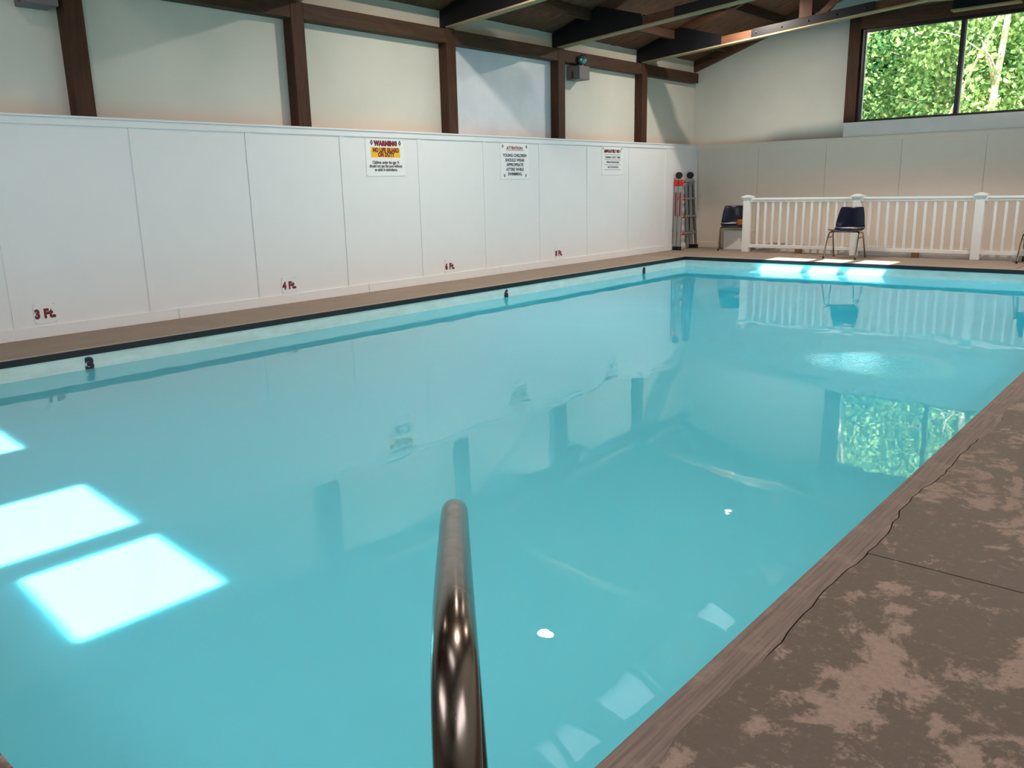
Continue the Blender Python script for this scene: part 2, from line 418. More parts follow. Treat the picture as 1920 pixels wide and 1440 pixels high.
fy0, fy1 = YF+.03, YF+.10
wbox('window_frame', -5.0, -4.945, fy0, fy1, WZ0, 3.585, BLACKF, win, .003)
wbox('window_frame', -2.055, -2.0, fy0, fy1, WZ0, 3.585, BLACKF, win, .003)
wbox('window_frame', -4.945, -2.055, fy0, fy1, WZ0, WZ0+.035, BLACKF, win, .003)
wbox('window_frame', -4.945, -2.055, fy0, fy1, 3.535, 3.585, BLACKF, win, .003)
wbox('mullion', -3.53, -3.475, fy0, fy1, WZ0+.035, 3.535, BLACKF, win, .003)
wbox('mullion_strip', -3.475, -3.455, fy0+.035, fy1+.01, WZ0+.035, 3.535, ALU, win)
wbox('mullion_strip', -4.945, -4.93, fy0+.035, fy1+.01, WZ0+.035, 3.535, ALU, win)
wbox('glass_pane', -4.93, -3.53, fy0+.04, fy0+.046, WZ0+.035, 3.535, GLASS, win)
wbox('glass_pane', -3.455, -2.055, fy0+.04, fy0+.046, WZ0+.035, 3.535, GLASS, win)
# raking rafter on the gable
for s in (-1, 1):
    bm = nb(); f = (lambda x: x) if s < 0 else (lambda x: 2*RID - x)
    pts = [(f(x), roof_z(x)-dz) for x, dz in ((XL-.15, .185), (RID, .185), (RID, 0), (XL-.15, 0))]
    add_prism(bm, pts, 'y', YF+.0, YF+.10); obj('raking_rafter', bm, TIMX, wf)

# unseen right and near walls
wr = empty('wall_right'); tag(wr, 'right wall beside the deck', 'wall', kind='structure')
RW = [(-3.2, .6), (5.2, 7.6), (10.0, 12.4)]; RZ0, RZ1 = 1.15, 2.45  # window openings added out of view to brighten the left wainscot
box('wall_core', XR, XR+.2, YN-.2, YF+.3, -.15, RZ0, WHITE, wr)
box('wall_core', XR, XR+.2, YN-.2, YF+.3, RZ1, 3.62, UPPER, wr)
e = YN-.2
for a, b in RW + [(YF+.3, 0)]:
    box('wall_core', XR, XR+.2, e, a, RZ0, RZ1, UPPER, wr); e = b
for i, (a, b) in enumerate(RW):
    w = empty('window_%d' % (i+2), (XR, a, RZ0)); tag(w, 'added window in the unseen right wall beside the pool deck', 'window', kind='structure')
    wbox('glass_pane', XR+.09, XR+.096, a, b, RZ0, RZ1, GLASS, w)
    for q in (a, (a+b)/2-.03, b-.06): wbox('window_frame', XR+.05, XR+.13, q, q+.06, RZ0, RZ1, BLACKF, w)
    portal((XR+.15, (a+b)/2, (RZ0+RZ1)/2), (-1, 0, 0), RZ1-RZ0, b-a)
wn = empty('wall_near'); tag(wn, 'near gable wall behind the shallow end', 'wall', kind='structure')
box('wall_core', XL-.32, XR+.3, YN-.2, YN, -.15, 2.0, WHITE, wn)
for x0, x1 in ((XL-.32, -5.6), (-1.4, XR+.3)):
    bm = nb(); add_prism(bm, [(x0, 2.0), (x1, 2.0), (x1, roof_z(x1)+.05), (x0, roof_z(x0)+.05)], 'y', YN-.2, YN); obj('wall_core', bm, UPPER, wn)
bm = nb(); add_prism(bm, [(-5.6, 3.7), (-1.4, 3.7), (-1.4, roof_z(-1.4)+.05), (RID, roof_z(RID)+.05), (-5.6, roof_z(-5.6)+.05)], 'y', YN-.2, YN); obj('wall_core', bm, UPPER, wn)
w = empty('window_28', (RID, YN, 2.0)); tag(w, 'wide added gable window, unseen behind the shallow end', 'window', kind='structure')  # unseen window, added to send daylight towards the far wall
wbox('glass_pane', -5.6, -1.4, YN-.11, YN-.104, 2.0, 3.7, GLASS, w)
for q in (-5.6, -3.53, -1.46): wbox('window_frame', q, q+.06, YN-.15, YN-.06, 2.0, 3.7, BLACKF, w)
portal((RID, YN-.25, 2.85), (0, 1, 0), 4.2, 1.7)
portal(((WX0+WX1)/2, YF+.3, 2.86), (0, -1, 0), 3.0, 1.45)

# ------------------------------------------------------------------ roof with skylights
ceil = empty('ceiling'); tag(ceil, 'dark board roof with purlins above the pool', 'ceiling', kind='structure')
HW, HWELL = .12, .85                # heights of the skylight wells on the right and left slope
def back(x, y, z):     # follow the sunlight back to the right roof slope
    c = 3.46 + .322*(2*RID + 7.9); t_ = (c - .322*x - z)/(SUN_D.z + .322*SUN_D.x)
    return x + SUN_D.x*t_, y + SUN_D.y*t_
def patch_open(x0, x1, y0, y1, z):
    a = back(x0, (y0+y1)/2, z); b = back(x1, (y0+y1)/2, z)
    c0 = back((x0+x1)/2, y0, z)[1]; c1 = back((x0+x1)/2, y1, z)[1]
    return (a[0], b[0]-HW*SUN_D.x, c0-HW*SUN_D.y, c1)
OPEN_L = [(-5.1, -4.6, y, y+.88) for y in (-2.9, -.6, 1.4, 3.75, 6.0, 7.13, 8.4, 9.45, 11.2)]
OPEN_R = [patch_open(-3.24, -2.60, .90, 1.42, ZW), patch_open(-4.13, -3.42, .93, 1.49, ZW), patch_open(-5.75, -5.02, 1.0, 1.60, ZW),
          patch_open(-5.55, -4.86, 12.15, 13.10, 0), patch_open(-4.80, -4.32, 12.15, 13.15, 0), patch_open(-4.18, -3.66, 12.15, 13.2, 0)]
RT = .05
def slope_boards(xa, xb, opens, name):
    ys = sorted({round(float(y), 4) for y in np.arange(YN-.2, YF+.28, .31)} | {YF+.28} | {round(o[2], 4) for o in opens} | {round(o[3], 4) for o in opens})
    keep = [ys[0]]; fixed = {round(o[2], 4) for o in opens} | {round(o[3], 4) for o in opens} | {YF+.28}
    for y in ys[1:]:
        if y - keep[-1] < .1 and y not in fixed: continue
        if y - keep[-1] < .1 and keep[-1] not in fixed and len(keep) > 1: keep.pop()
        keep.append(y)
    for a, b in zip(keep[:-1], keep[1:]):
        cuts = sorted((o[0], o[1]) for o in opens if o[2] < (a+b)/2 < o[3])
        segs = []; x = xa
        for c0, c1 in cuts:
            if c0 > x: segs.append((x, c0))
            x = max(x, c1)
        segs.append((x, xb))
        for s0, s1 in segs:
            bm = nb(); j = random.uniform(-.003, .003)
            add_prism(bm, [(s0, roof_z(s0)+j), (s1, roof_z(s1)+j), (s1, roof_z(s1)+RT), (s0, roof_z(s0)+RT)], 'y', a+.0008, b-.0008)
            obj(name, bm, DECKW, ceil)
slope_boards(XL-.32, RID, OPEN_L, 'roof_board'); slope_boards(RID, XR+.3, OPEN_R, 'roof_board')
def shell(xa, xb, opens):     # outer roof skin, cut into plain rectangles around the openings
    ys = sorted({YN-.25, YF+.35} | {o[2] for o in opens} | {o[3] for o in opens})
    for a, b in zip(ys[:-1], ys[1:]):
        cuts = sorted((o[0], o[1]) for o in opens if o[2] < (a+b)/2 < o[3]); x = xa; segs = []
        for c0, c1 in cuts:
            if c0 > x: segs.append((x, c0))
            x = max(x, c1)
        segs.append((x, xb))
        for s0, s1 in segs:
            bm = nb(); add_prism(bm, [(s0, roof_z(s0)+RT+.002), (s1, roof_z(s1)+RT+.002), (s1, roof_z(s1)+RT+.12), (s0, roof_z(s0)+RT+.12)], 'y', a, b)
            obj('roof_skin', bm, BLACKP, ceil)
shell(XL-.5, RID, OPEN_L); shell(RID, XR+1.5, OPEN_R)  # right eave stretched out, unseen, to keep sun out of the right-wall windows
for i, (x0, x1, y0, y1) in enumerate(OPEN_L + OPEN_R):
    w = empty('window_%d' % (i+6), ((x0+x1)/2, (y0+y1)/2, roof_z((x0+x1)/2))); tag(w, 'roof skylight with pale board well', 'skylight', kind='structure')
    L = w.location
    def wp(pts, a, b, nm, m):
        bm = nb(); add_prism(bm, [(p[0]-L.x, p[1]-L.z) for p in pts], 'y', a-L.y, b-L.y); obj(nm, bm, m, w)
    za, zb = roof_z(x0), roof_z(x1); tt = .02; HW = (.3 if y0 in (6.0, 7.13, 9.45) else HWELL) if x0 < RID else .12
    wp([(x0-tt, za), (x0, za), (x0, za+HW), (x0-tt, za+HW)], y0-tt, y1+tt, 'well_board', WELL)
    wp([(x1, zb), (x1+tt, zb), (x1+tt, zb+HW), (x1, zb+HW)], y0-tt, y1+tt, 'well_board', WELL)
    for ya, yb in ((y0-tt, y0), (y1, y1+tt)):
        wp([(x0, za), (x1, zb), (x1, zb+HW), (x0, za+HW)], ya, yb, 'well_board', WELL)
    if x0 < RID and y0 in (6.0, 7.13, 9.45): wp([(x0, za+.16), (x1, zb+.16), (x1, zb+.17), (x0, za+.17)], y0, y1, 'added_diffuser_panel', DIFF)  # added sheet that stops direct sun and glows pale in the water's reflection
    wp([(x0, za+HW), (x1, zb+HW), (x1, zb+HW+.006), (x0, za+HW+.006)], y0, y1, 'glass_pane', GLASS)
for x0, x1, y0, y1 in ((-5.1, -4.6, -2.9, 12.1), (-2.5, -.1, -.5, .6), (-3.1, -1.1, 10.7, 12.2)):
    s_ = .322 if x0 > RID else -.322; xc = (x0+x1)/2
    portal((xc, (y0+y1)/2, roof_z(xc)+(HWELL if xc < RID else HW)+.16), Vector((s_, 0, 1)).normalized()*-1, (x1-x0)*1.06, y1-y0)
for px in (-7.35, -6.35, -5.3, -4.35, -3.25, -.0, .6):
    box('purlin', px-.04, px+.04, YN, YF-.05, roof_z(px)-.135, roof_z(px)-.005+.0, TIMY, ceil)
box('ridge_beam', RID-.05, RID+.05, YN, YF, roof_z(RID)-.22, roof_z(RID)-.02, TIMY, ceil)
box('tie_block', -3.54, -2.69, 14.18, 14.34, 3.61, 3.80, BLACKP, ceil)
box('tie_soffit', -3.56, -2.67, 14.165, 14.355, 3.59, 3.609, PALEW, ceil)

# ------------------------------------------------------------------ trusses
def chord_z(x):
    xx = x if x <= RID else 2*RID - x
    return 3.195 + .073*(xx+7.9)
def build_truss(y, name_label):
    r = empty('roof_truss', (RID, y, 3.19)); tag(r, name_label, 'truss', 'roof trusses', 'structure')
    return r
def truss_meshes():
    parts = []
    def P(nm, pts, a, b, m):
        bm = nb(); add_prism(bm, [(x-RID, z-3.19) for x, z in pts], 'y', a, b)
        bmesh.ops.recalc_face_normals(bm, faces=bm.faces[:]); me = bpy.data.meshes.new(nm); bm.to_mesh(me); bm.free(); me.materials.append(m); parts.append((nm, me))
    X0 = XL-.13
    for s in (-1, 1):
        f = (lambda x: x) if s < 0 else (lambda x: 2*RID - x)
        G = lambda pts: [(f(x), z) for x, z in pts]
        P('bottom_chord', G([(X0, chord_z(X0)+.022), (RID, chord_z(RID)+.022), (RID, chord_z(RID)+.14), (X0, chord_z(X0)+.14)]), -.04, .04, TIMX)
        P('chord_soffit', G([(X0+.1, chord_z(X0+.1)), (RID, chord_z(RID)), (RID, chord_z(RID)+.02), (X0+.1, chord_z(X0+.1)+.02)]), -.062, .062, PALEW)
        P('top_chord', G([(X0, roof_z(X0)-.15), (RID, roof_z(RID)-.15), (RID, roof_z(RID)-.006), (X0, roof_z(X0)-.006)]), -.038, .038, TIMX)
        for a, b in ((-.056, -.042), (.042, .056)):
            P('heel_gusset', G([(X0, chord_z(X0)+.022), (-6.48, chord_z(-6.48)+.022), (-6.48, chord_z(-6.48)+.165), (-7.2, roof_z(-7.2)-.02), (X0, roof_z(X0)-.02)]), a, b, BLACKP)
            P('splice_plate', G([(-5.98, chord_z(-5.98)+.024), (-4.18, chord_z(-4.18)+.024), (-4.18, chord_z(-4.18)+.145), (-5.98, chord_z(-5.98)+.145)]), a, b, BLACKP)
        P('web_post', G([(-5.24, chord_z(-5.24)+.14), (-5.05, chord_z(-5.05)+.14), (-5.05, roof_z(-5.05)-.15), (-5.24, roof_z(-5.24)-.15)]), -.06, .06, TIMZ)
        P('web_brace', G([(-5.0, chord_z(-5)+.14), (-4.85, chord_z(-4.85)+.14), (-3.58, roof_z(-3.58)-.17), (-3.7, roof_z(-3.7)-.17)]), -.03, .03, TIMX)
        for k in range(5):
            x = -5.9 + .4*k
            bm = nb(); add_lathe(bm, [(.012, 0), (.012, .008), (.006, .012)], 8, (f(x)-RID, -.056, chord_z(x)+.085-3.19), (0, -1, 0))
            me = bpy.data.meshes.new('bolt'); bm.to_mesh(me); bm.free(); me.materials.append(ALUD); parts.append(('bolt', me))
    P('king_post', [(RID-.07, chord_z(RID)+.14), (RID+.07, chord_z(RID)+.14), (RID+.07, roof_z(RID)-.15), (RID-.07, roof_z(RID)-.15)], -.035, .035, TIMZ)
    return parts
tparts = truss_meshes()
TL = {3: 'roof truss with black gussets nearest the camera', 4: 'roof truss with black gussets, second from the camera',
      5: 'roof truss with black gusset resting left of the blue-white wall sheet', 6: 'roof truss with black gusset above the grey emergency light',
      7: 'roof truss with black gussets closest to the gable window'}
for k, y in enumerate(POSTS):
    if k < 3: continue
    r = build_truss(y, TL[k])
    for nm, me in tparts:
        o = bpy.data.objects.new(nm, me); COL.objects.link(o); o.parent = r

# ------------------------------------------------------------------ ceiling flood lamps: two mirrored in the water, the others added for brightness
LAMP_W = 50
def flood_lamp(x, y, label, size=.17, power=1):
    z = roof_z(x)
    r = empty('ceiling_lamp', (x, y, z)); tag(r, label, 'lamp', 'round ceiling lamps')
    bm = nb(); add_lathe(bm, [(.05, 0), (.05, -.06), (.03, -.07), (.03, -.14), (.06, -.18), (.10, -.25), (.105, -.27), (.095, -.27), (.09, -.262)], 24); obj('lamp_housing', bm, GREYB, r, True)
    bm = nb(); add_lathe(bm, [(.01, -.255), (.088, -.255), (.088, -.259), (.01, -.259)], 24); obj('lamp_face', bm, SIGNW, r)
    l = bpy.data.lights.new('lamp_glow', 'AREA'); l.shape = 'DISK'; l.size = size; l.energy = LAMP_W*power; l.color = (1, .86, .74)
    lo = bpy.data.objects.new('lamp_glow', l); COL.objects.link(lo); lo.parent = r; lo.location = (0, 0, -.264)
flood_lamp(-5.80, 7.25, 'round ceiling lamp mirrored in the water near the handrail')
flood_lamp(-5.85, 12.3, 'round ceiling lamp near the far end of the roof', .09)
flood_lamp(-5.80, 2.2, 'added round ceiling lamp, unseen, above the shallow end, left of the ridge', .17, .15)
for y, lb in ((2.2, 'above the near deck'), (7.25, 'above the middle of the right deck'), (12.3, 'above the far right corner')):  # out-of-view lamps added to brighten the water and deck
    flood_lamp(-1.2, y, 'added round ceiling lamp, unseen, on the right roof slope ' + lb)

# ------------------------------------------------------------------ signs
def sign_base(name, y0, y1, z0, z1, label, m=SIGNW, cat='sign', group=None, screws=True):
    r = empty(name, (XL, (y0+y1)/2, z0)); tag(r, label, cat, group)
    hy = (y1-y0)/2; hz = z1-z0
    obj('sign_plate', add_box(nb(), .001, .006, -hy, hy, 0, hz, .0015), m, r)
    if screws:
        for sy in (-1, 1):
            for z in (.012, hz-.012):
                bm = nb(); add_lathe(bm, [(.003, 0), (.003, .0015), (.001, .002)], 8, (.006, sy*(hy-.012), z), (1, 0, 0)); obj('screw', bm, SCREW, r)
    return r
def diamond(r, y, z, w, hgt):
    L = r.location; bm = nb(); add_prism(bm, [(y-w-L.y, z-L.z), (y-L.y, z-hgt-L.z), (y+w-L.y, z-L.z), (y-L.y, z+hgt-L.z)], 'x', .006, .0075); obj('diamond_mark', bm, INK, r)
    bm = nb(); add_prism(bm, [(y-w*.35-L.y, z-L.z), (y-L.y, z-hgt*.35-L.z), (y+w*.35-L.y, z-L.z), (y-L.y, z+hgt*.35-L.z)], 'x', .0075, .008); obj('diamond_mark', bm, SIGNW, r)
def bold(r, body, size, y, z, m=MAROON, sx=1, o1=.011, o0=.004):
    wall_text('lettering', body, size, y, z, INK, r, XL+.0068, o1, sx, .0004, 1.12)
    wall_text('lettering', body, size, y, z, m, r, XL+.0080, o0, sx, .0004, 1.12)
s = sign_base('warning_sign', 6.575, 7.185, 1.372, 1.808, 'white warning sign with yellow band about no life guard on duty')
yc = 6.88
bold(s, 'WARNING', .072, yc+.01, 1.752, sx=.95, o1=.008)
for dy in (-.21, .235): diamond(s, yc+dy, 1.762, .022, .034)
L = s.location; obj('yellow_band', add_box(nb(), .006, .0068, -.225, .235, 1.592-L.z, 1.708-L.z), SIGNY, s)
wall_text('lettering', 'NO LIFE GUARD', .066, yc+.01, 1.674, INK, s, XL+.0075, .0045, .80, .0004, 1.08)
wall_text('lettering', 'NO LIFE GUARD', .066, yc+.01, 1.674, MAROON, s, XL+.0085, .0012, .80, .0004, 1.08)
wall_text('lettering', 'ON DUTY', .066, yc+.01, 1.622, INK, s, XL+.0075, .0045, .80, .0004, 1.08)
wall_text('lettering', 'ON DUTY', .066, yc+.01, 1.622, MAROON, s, XL+.0085, .0012, .80, .0004, 1.08)
for k, tx in enumerate(('Children under the age 14', 'should not use the pool without', 'an adult in attendance.')):
    wall_text('lettering', tx, .052, yc-.0, 1.532-.042*k, INK, s, XL+.0068, .0012, .76)
s = sign_base('attention_sign', 8.985, 9.61, 1.318, 1.82, 'white attention sign about young children wearing appropriate attire'); yc = 9.297
wall_text('lettering', 'ATTENTION:', .058, yc, 1.745, MAROON, s, XL+.0068, .002, 1.05)
L = s.location; obj('underline', add_box(nb(), .006, .0072, -.19, .2, 1.712-L.z, 1.717-L.z), MAROON, s)
for k, tx in enumerate(('YOUNG CHILDREN', 'SHOULD WEAR', 'APPROPRIATE', 'ATTIRE WHILE', 'SWIMMING.')):
    wall_text('lettering', tx, .058, yc, 1.645-.064*k, BLUEINK, s, XL+.0068, .002, 1.02)
for dy, dz in ((-.26, 1.77), (.26, 1.77), (-.23, 1.37), (.24, 1.37)): diamond(s, yc+dy, dz, .018, .026)
s = sign_base('rules_sign', 11.475, 12.09, 1.37, 1.815, 'white sign listing what is absolutely not allowed, nearest the folded ladder'); yc = 11.78
bold(s, 'ABSOLUTELY NO !', .058, yc, 1.745, sx=.92, o1=.006, o0=.002)
L = s.location
for k, tx in enumerate(('RUNNING - RAFTS - TUBES', 'DIVING FROM RAILING', '- NO TOYS IN POOL')):
    wall_text('lettering', tx, .042, yc+.01, 1.648-.078*k, BLUEINK, s, XL+.0068, .0012, .86)
    obj('underline', add_box(nb(), .006, .0072, -.24, .25, 1.607-.078*k-L.z, 1.612-.078*k-L.z), BLUEINK, s)
obj('underline', add_box(nb(), .006, .0072, -.24, .25, 1.690-L.z, 1.695-L.z), BLUEINK, s)
for dy in (-.27, .27): diamond(s, yc+dy, 1.785, .014, .02)
for tx, y0, y1, z0 in (('3 Ft.', 2.724, 2.909, .122), ('4 Ft.', 5.273, 5.463, .112), ('6 Ft.', 7.81, 8.0, .108), ('8 Ft.', 10.21, 10.4, .108)):
    s = sign_base('depth_plate', y0, y1, z0, z0+.182, {'3': 'small white depth plate with maroon three feet lettering, leftmost and largest', '4': 'small white depth plate with maroon four feet lettering, second from the left', '6': 'small white depth plate with maroon six feet lettering, third from the left', '8': 'small white depth plate with maroon eight feet lettering, nearest the folded ladder'}[tx[0]], WHITE, 'sign', 'depth plates along the left wall')
    bold(s, tx, .105, (y0+y1)/2-.0, z0+.084, sx=.80, o1=.0075, o0=.002)

# ------------------------------------------------------------------ emergency lights
def emergency(y, label):
    r = empty('emergency_light', (XL-.149, y, 2.78)); tag(r, label, 'light', 'emergency lights')
    obj('battery_box', add_box(nb(), 0, .25, -.13, .13, 0, .2, .008), GREYB, r)
    bm = nb(); add_tube(bm, [(.21, .0, .2), (.21, .0, .235)], .014); obj('lamp_bracket', bm, ALU, r)
    for sy in (0,):
        bm = nb(); d = Vector((.55, -.75, -.15)).normalized()
        add_lathe(bm, [(.02, -.07), (.055, -.05), (.072, -.01), (.075, .015), (.07, .02)], 20, Vector((.21, sy, .285)), d); hd = obj('lamp_head', bm, ALUD, r, True)
        bm = nb(); add_lathe(bm, [(.066, .02), (.06, .028), (.03, .038), (.004, .041)], 20, Vector((.21, sy, .285)), d); obj('lens', bm, LENS, hd, True)
    obj('indicator_panel', add_box(nb(), .10, .13, -.133, -.1305, .02, .12), ALUD, r)
emergency(10.87, 'grey emergency light box with round lamp beside the fourth timber post')
emergency(3.13, 'grey emergency light box at the top left edge of the photo')

# ------------------------------------------------------------------ white railing in front of the far wall
YR = 13.97
FP = [-6.50, -4.62, -2.85, -1.05, .75]
rail = empty('railing', (FP[0], YR, 0)); tag(rail, 'white vinyl railing with capped posts along the far deck', 'railing')
L = rail.location
def rb(nm, x0, x1, y0, y1, z0, z1, m=VINYL, bev=0): return box(nm, x0-L.x, x1-L.x, y0-L.y, y1-L.y, z0, z1, m, rail, bev)
for x in FP:
    p = rb('post', x-.062, x+.062, YR-.062, YR+.062, 0, .945, bev=.006)
    bm = nb()
    prof = [(.092, .94), (.092, .955), (.066, .968), (.03, .985)]
    rings = []
    for hw, z in [(.072, .915), (.072, .935)] + prof:
        rings.append([bm.verts.new((x-L.x+sx*hw, sy*hw, z)) for sx, sy in ((-1, -1), (1, -1), (1, 1), (-1, 1))])
    for i in range(len(rings)-1):
        for k in range(4): bm.faces.new((rings[i][k], rings[i][(k+1) % 4], rings[i+1][(k+1) % 4], rings[i+1][k]))
    bm.faces.new(rings[0][::-1]); bm.faces.new(rings[-1]); obj('post_cap', bm, VINYL, rail)
bal_me = None
for a, b in zip(FP[:-1], FP[1:]):
    rb('top_rail', a+.062, b-.062, YR-.045, YR+.045, .895, .935, bev=.012)
    rb('top_rail_lip', a+.062, b-.062, YR-.03, YR+.03, .868, .895, bev=.003)
    rb('bottom_rail', a+.062, b-.062, YR-.03, YR+.03, .078, .135, bev=.005)
    for e_ in (a+.062, b-.062-.03): rb('bracket', e_, e_+.03, YR-.05, YR+.05, .862, .94, bev=.006)
    n_ = round((b-a-.12)/.138)
    for i in range(n_-1 if n_ > 2 else 1):
        x = a+.062 + (b-a-.124)*(i+1)/n_
        if bal_me is None:
            o = obj('baluster', add_box(nb(), -.019, .019, -.019, .019, .135, .868, .003), VINYL, rail); bal_me = o.data
        else:
            o = bpy.data.objects.new('baluster', bal_me); COL.objects.link(o); o.parent = rail
        o.location = (x-L.x, 0, 0)
BLOCKW = wood('support_block_wood', lin(112, 82, 50), lin(150, 116, 74), 'z')
for x in (-5.545, -3.69): rb('support_block', x-.05, x+.05, YR-.04, YR+.02, 0, .078, BLOCKW)
# low white kick board running back to the wall behind the railing
bm = nb(); add_prism(bm, [(-6.75, 14.62), (-4.85, YR+.07), (XR, YR+.07), (XR, YR+.09), (-4.84, YR+.09), (-6.74, 14.64)], 'z', 0, .14)
kb = obj('kick_board', bm, VINYL); tag(kb, 'low white kick board behind the white railing', 'board')

# ------------------------------------------------------------------ chairs
def chair_shell():
    prof = [(-.235, .425, .20), (-.225, .440, .212), (-.17, .443, .222), (-.06, .428, .228), (.06, .420, .232), (.135, .430, .234), (.175, .462, .232), (.195, .52, .226), (.215, .60, .215), (.235, .69, .198), (.25, .755, .182), (.262, .785, .172), (.275, .79, .165)]
    bm = nb(); nx = 13; rows = []
    for i, (y, z, w) in enumerate(prof):
        row = []
        for k in range(nx):
            u = -1 + 2*k/(nx-1)
            if z < .47 and i < 7: zz = z + .022*abs(u)**3.2; yy = y + (.02*u*u if i < 2 else 0)
            else: zz = z; yy = y - .045*u*u
            row.append(bm.verts.new((u*w, yy, zz)))
        rows.append(row)
    for i in range(len(rows)-1):
        for k in range(nx-1): bm.faces.new((rows[i][k], rows[i][k+1], rows[i+1][k+1], rows[i+1][k]))
    return bm
def make_chair():
    r = empty('chair')
    s_ = obj('shell_seat', chair_shell(), NAVY, r, True)
    md = s_.modifiers.new('solid', 'SOLIDIFY'); md.thickness = .012; md.offset = -1
    md = s_.modifiers.new('sub', 'SUBSURF'); md.levels = 1; md.render_levels = 2
    for sx in (-1, 1):
        fr_ = smooth_path([(sx*.19, -.02, .408), (sx*.225, -.07, .405), (sx*.235, -.11, .36), (sx*.247, -.235, 0)], 2)
        rr_ = smooth_path([(sx*.19, .05, .408), (sx*.225, .08, .405), (sx*.235, .10, .36), (sx*.247, .225, 0)], 2)
        bm = nb(); add_tube(bm, fr_, .0115, 10); obj('leg', bm, CHROME, r, True)
        bm = nb(); add_tube(bm, rr_, .0115, 10); obj('leg', bm, CHROME, r, True)
        obj('leg_bracket', add_box(nb(), sx*.237-.008, sx*.237+.008, -.115, .11, .315, .335, .003), CHROME, r)
        for y in (-.235, .225):
            bm = nb(); add_lathe(bm, [(.014, 0), (.014, .03), (.0125, .035)], 10, (sx*.247, y, 0)); obj('leg_cap', bm, BLKR, r)
    bm = nb(); add_tube(bm, [(-.19, -.02, .408), (.19, -.02, .408)], .01, 8); add_tube(bm, [(-.19, .05, .408), (.19, .05, .408)], .01, 8); obj('seat_support', bm, CHROME, r, True)
    return r
def copy_tree(o, parent=None):
    c = o.copy(); COL.objects.link(c); c.parent = parent
    for ch in list(o.children): copy_tree(ch, c)
    return c
ch0 = make_chair(); ch0.location = (-4.60, 13.46, 0)
tag(ch0, 'navy plastic shell chair standing in front of the white railing', 'chair', 'navy shell chairs')
ch1 = copy_tree(ch0); ch1.location = (-6.93, 14.33, 0); ch1.rotation_euler.z = math.radians(24); tag(ch1, 'navy plastic shell chair half hidden behind the end railing post', 'chair')
ch2 = copy_tree(ch0); ch2.location = (-1.99, 13.80, 0); tag(ch2, 'navy plastic shell chair cut off by the right edge of the photo', 'chair')
bx = empty('storage_box', (-6.9, 14.42, 0)); tag(bx, 'white storage box under the chair beside the ladder corner', 'box')
obj('box_body', add_box(nb(), -.20, .24, -.13, .13, 0, .33, .01), VINYL, bx); obj('box_lid', add_box(nb(), -.21, .25, -.14, .14, .33, .355, .008), VINYL, bx)
ROPE = mat('orange_rope', lin(206, 120, 30), .7)
bm = nb(); pts = []
for k in range(120):
    a = k*.42; rr_ = .06 + .012*math.sin(a*1.7); pts.append((rr_*math.cos(a), rr_*math.sin(a)*.8, .012 + .0007*k + .012*math.sin(a*2.3)**2))
add_tube(bm, pts, .010, 7); rp = obj('coiled_rope', bm, ROPE, None, True); rp.location = (-6.79, 14.33, .436)
tag(rp, 'small coil of orange rope lying on a navy chair', 'rope')

# ------------------------------------------------------------------ folded articulated ladder in the corner
ld = empty('ladder', (XL+.11, 13.80, 0)); tag(ld, 'folded aluminium ladder with red brackets leaning in the far left corner', 'ladder')
def lbar(nm, p0, p1, w, d, m, parent=ld):
    p0, p1 = Vector(p0), Vector(p1); bm = nb(); rings = []
    for p in (p0, p1): rings.append([bm.verts.new(p + Vector((sx*w/2, sy*d/2, 0))) for sx, sy in ((-1, -1), (1, -1), (1, 1), (-1, 1))])
    for k in range(4): bm.faces.new((rings[0][k], rings[0][(k+1) % 4], rings[1][(k+1) % 4], rings[1][k]))
    bm.faces.new(rings[0][::-1]); bm.faces.new(rings[1]); return obj(nm, bm, m, parent)
for sx in (-.045, .045):
    lbar('stile', (sx, -.02, .06), (sx, .0, 1.28), .066, .03, ALU)
    lbar('stile', (sx, .62, .06), (sx, .43, 1.28), .05, .03, ALU)
    lbar('inner_stile', (sx*.9, .47, .08), (sx*.9, .36, 1.22), .05, .03, ALU)
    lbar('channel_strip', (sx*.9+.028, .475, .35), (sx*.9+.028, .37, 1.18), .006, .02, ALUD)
    for z in (.30, .61, .93, 1.24):
        yb = .62 - .19*(z/1.28)
        bm = nb(); add_tube(bm, [(sx+.02, 0, z), (sx+.02, yb+.02, z)], .02, 10); obj('rung', bm, ALU, ld, True)
        bm = nb(); add_tube(bm, [(sx+.02, .015, z), (sx+.02, .10, z)], .026, 10); obj('rung_collar', bm, REDP, ld, True)
    lbar('red_bracket', (sx, -.004, 1.16), (sx, 0, 1.27), .074, .04, REDP)
    lbar('sticker', (sx, -.031, .62), (sx, -.025, 1.05), .022, .006, MAROON)
    lbar('rubber_foot', (sx, -.02, 0), (sx, -.02, .07), .074, .044, BLKR)
    lbar('rubber_foot', (sx, .62, 0), (sx, .62, .07), .07, .05, BLKR)
for y in (0, .42):
    lbar('hinge_arm', (0, y, 1.26), (0, y, 1.34), .11, .02, ALU)
    bm = nb(); add_lathe(bm, [(.03, -.03), (.06, -.026), (.06, .026), (.03, .03)], 20, (0, y, 1.35), (0, 1, 0)); obj('hinge_knob', bm, BLKR, ld)

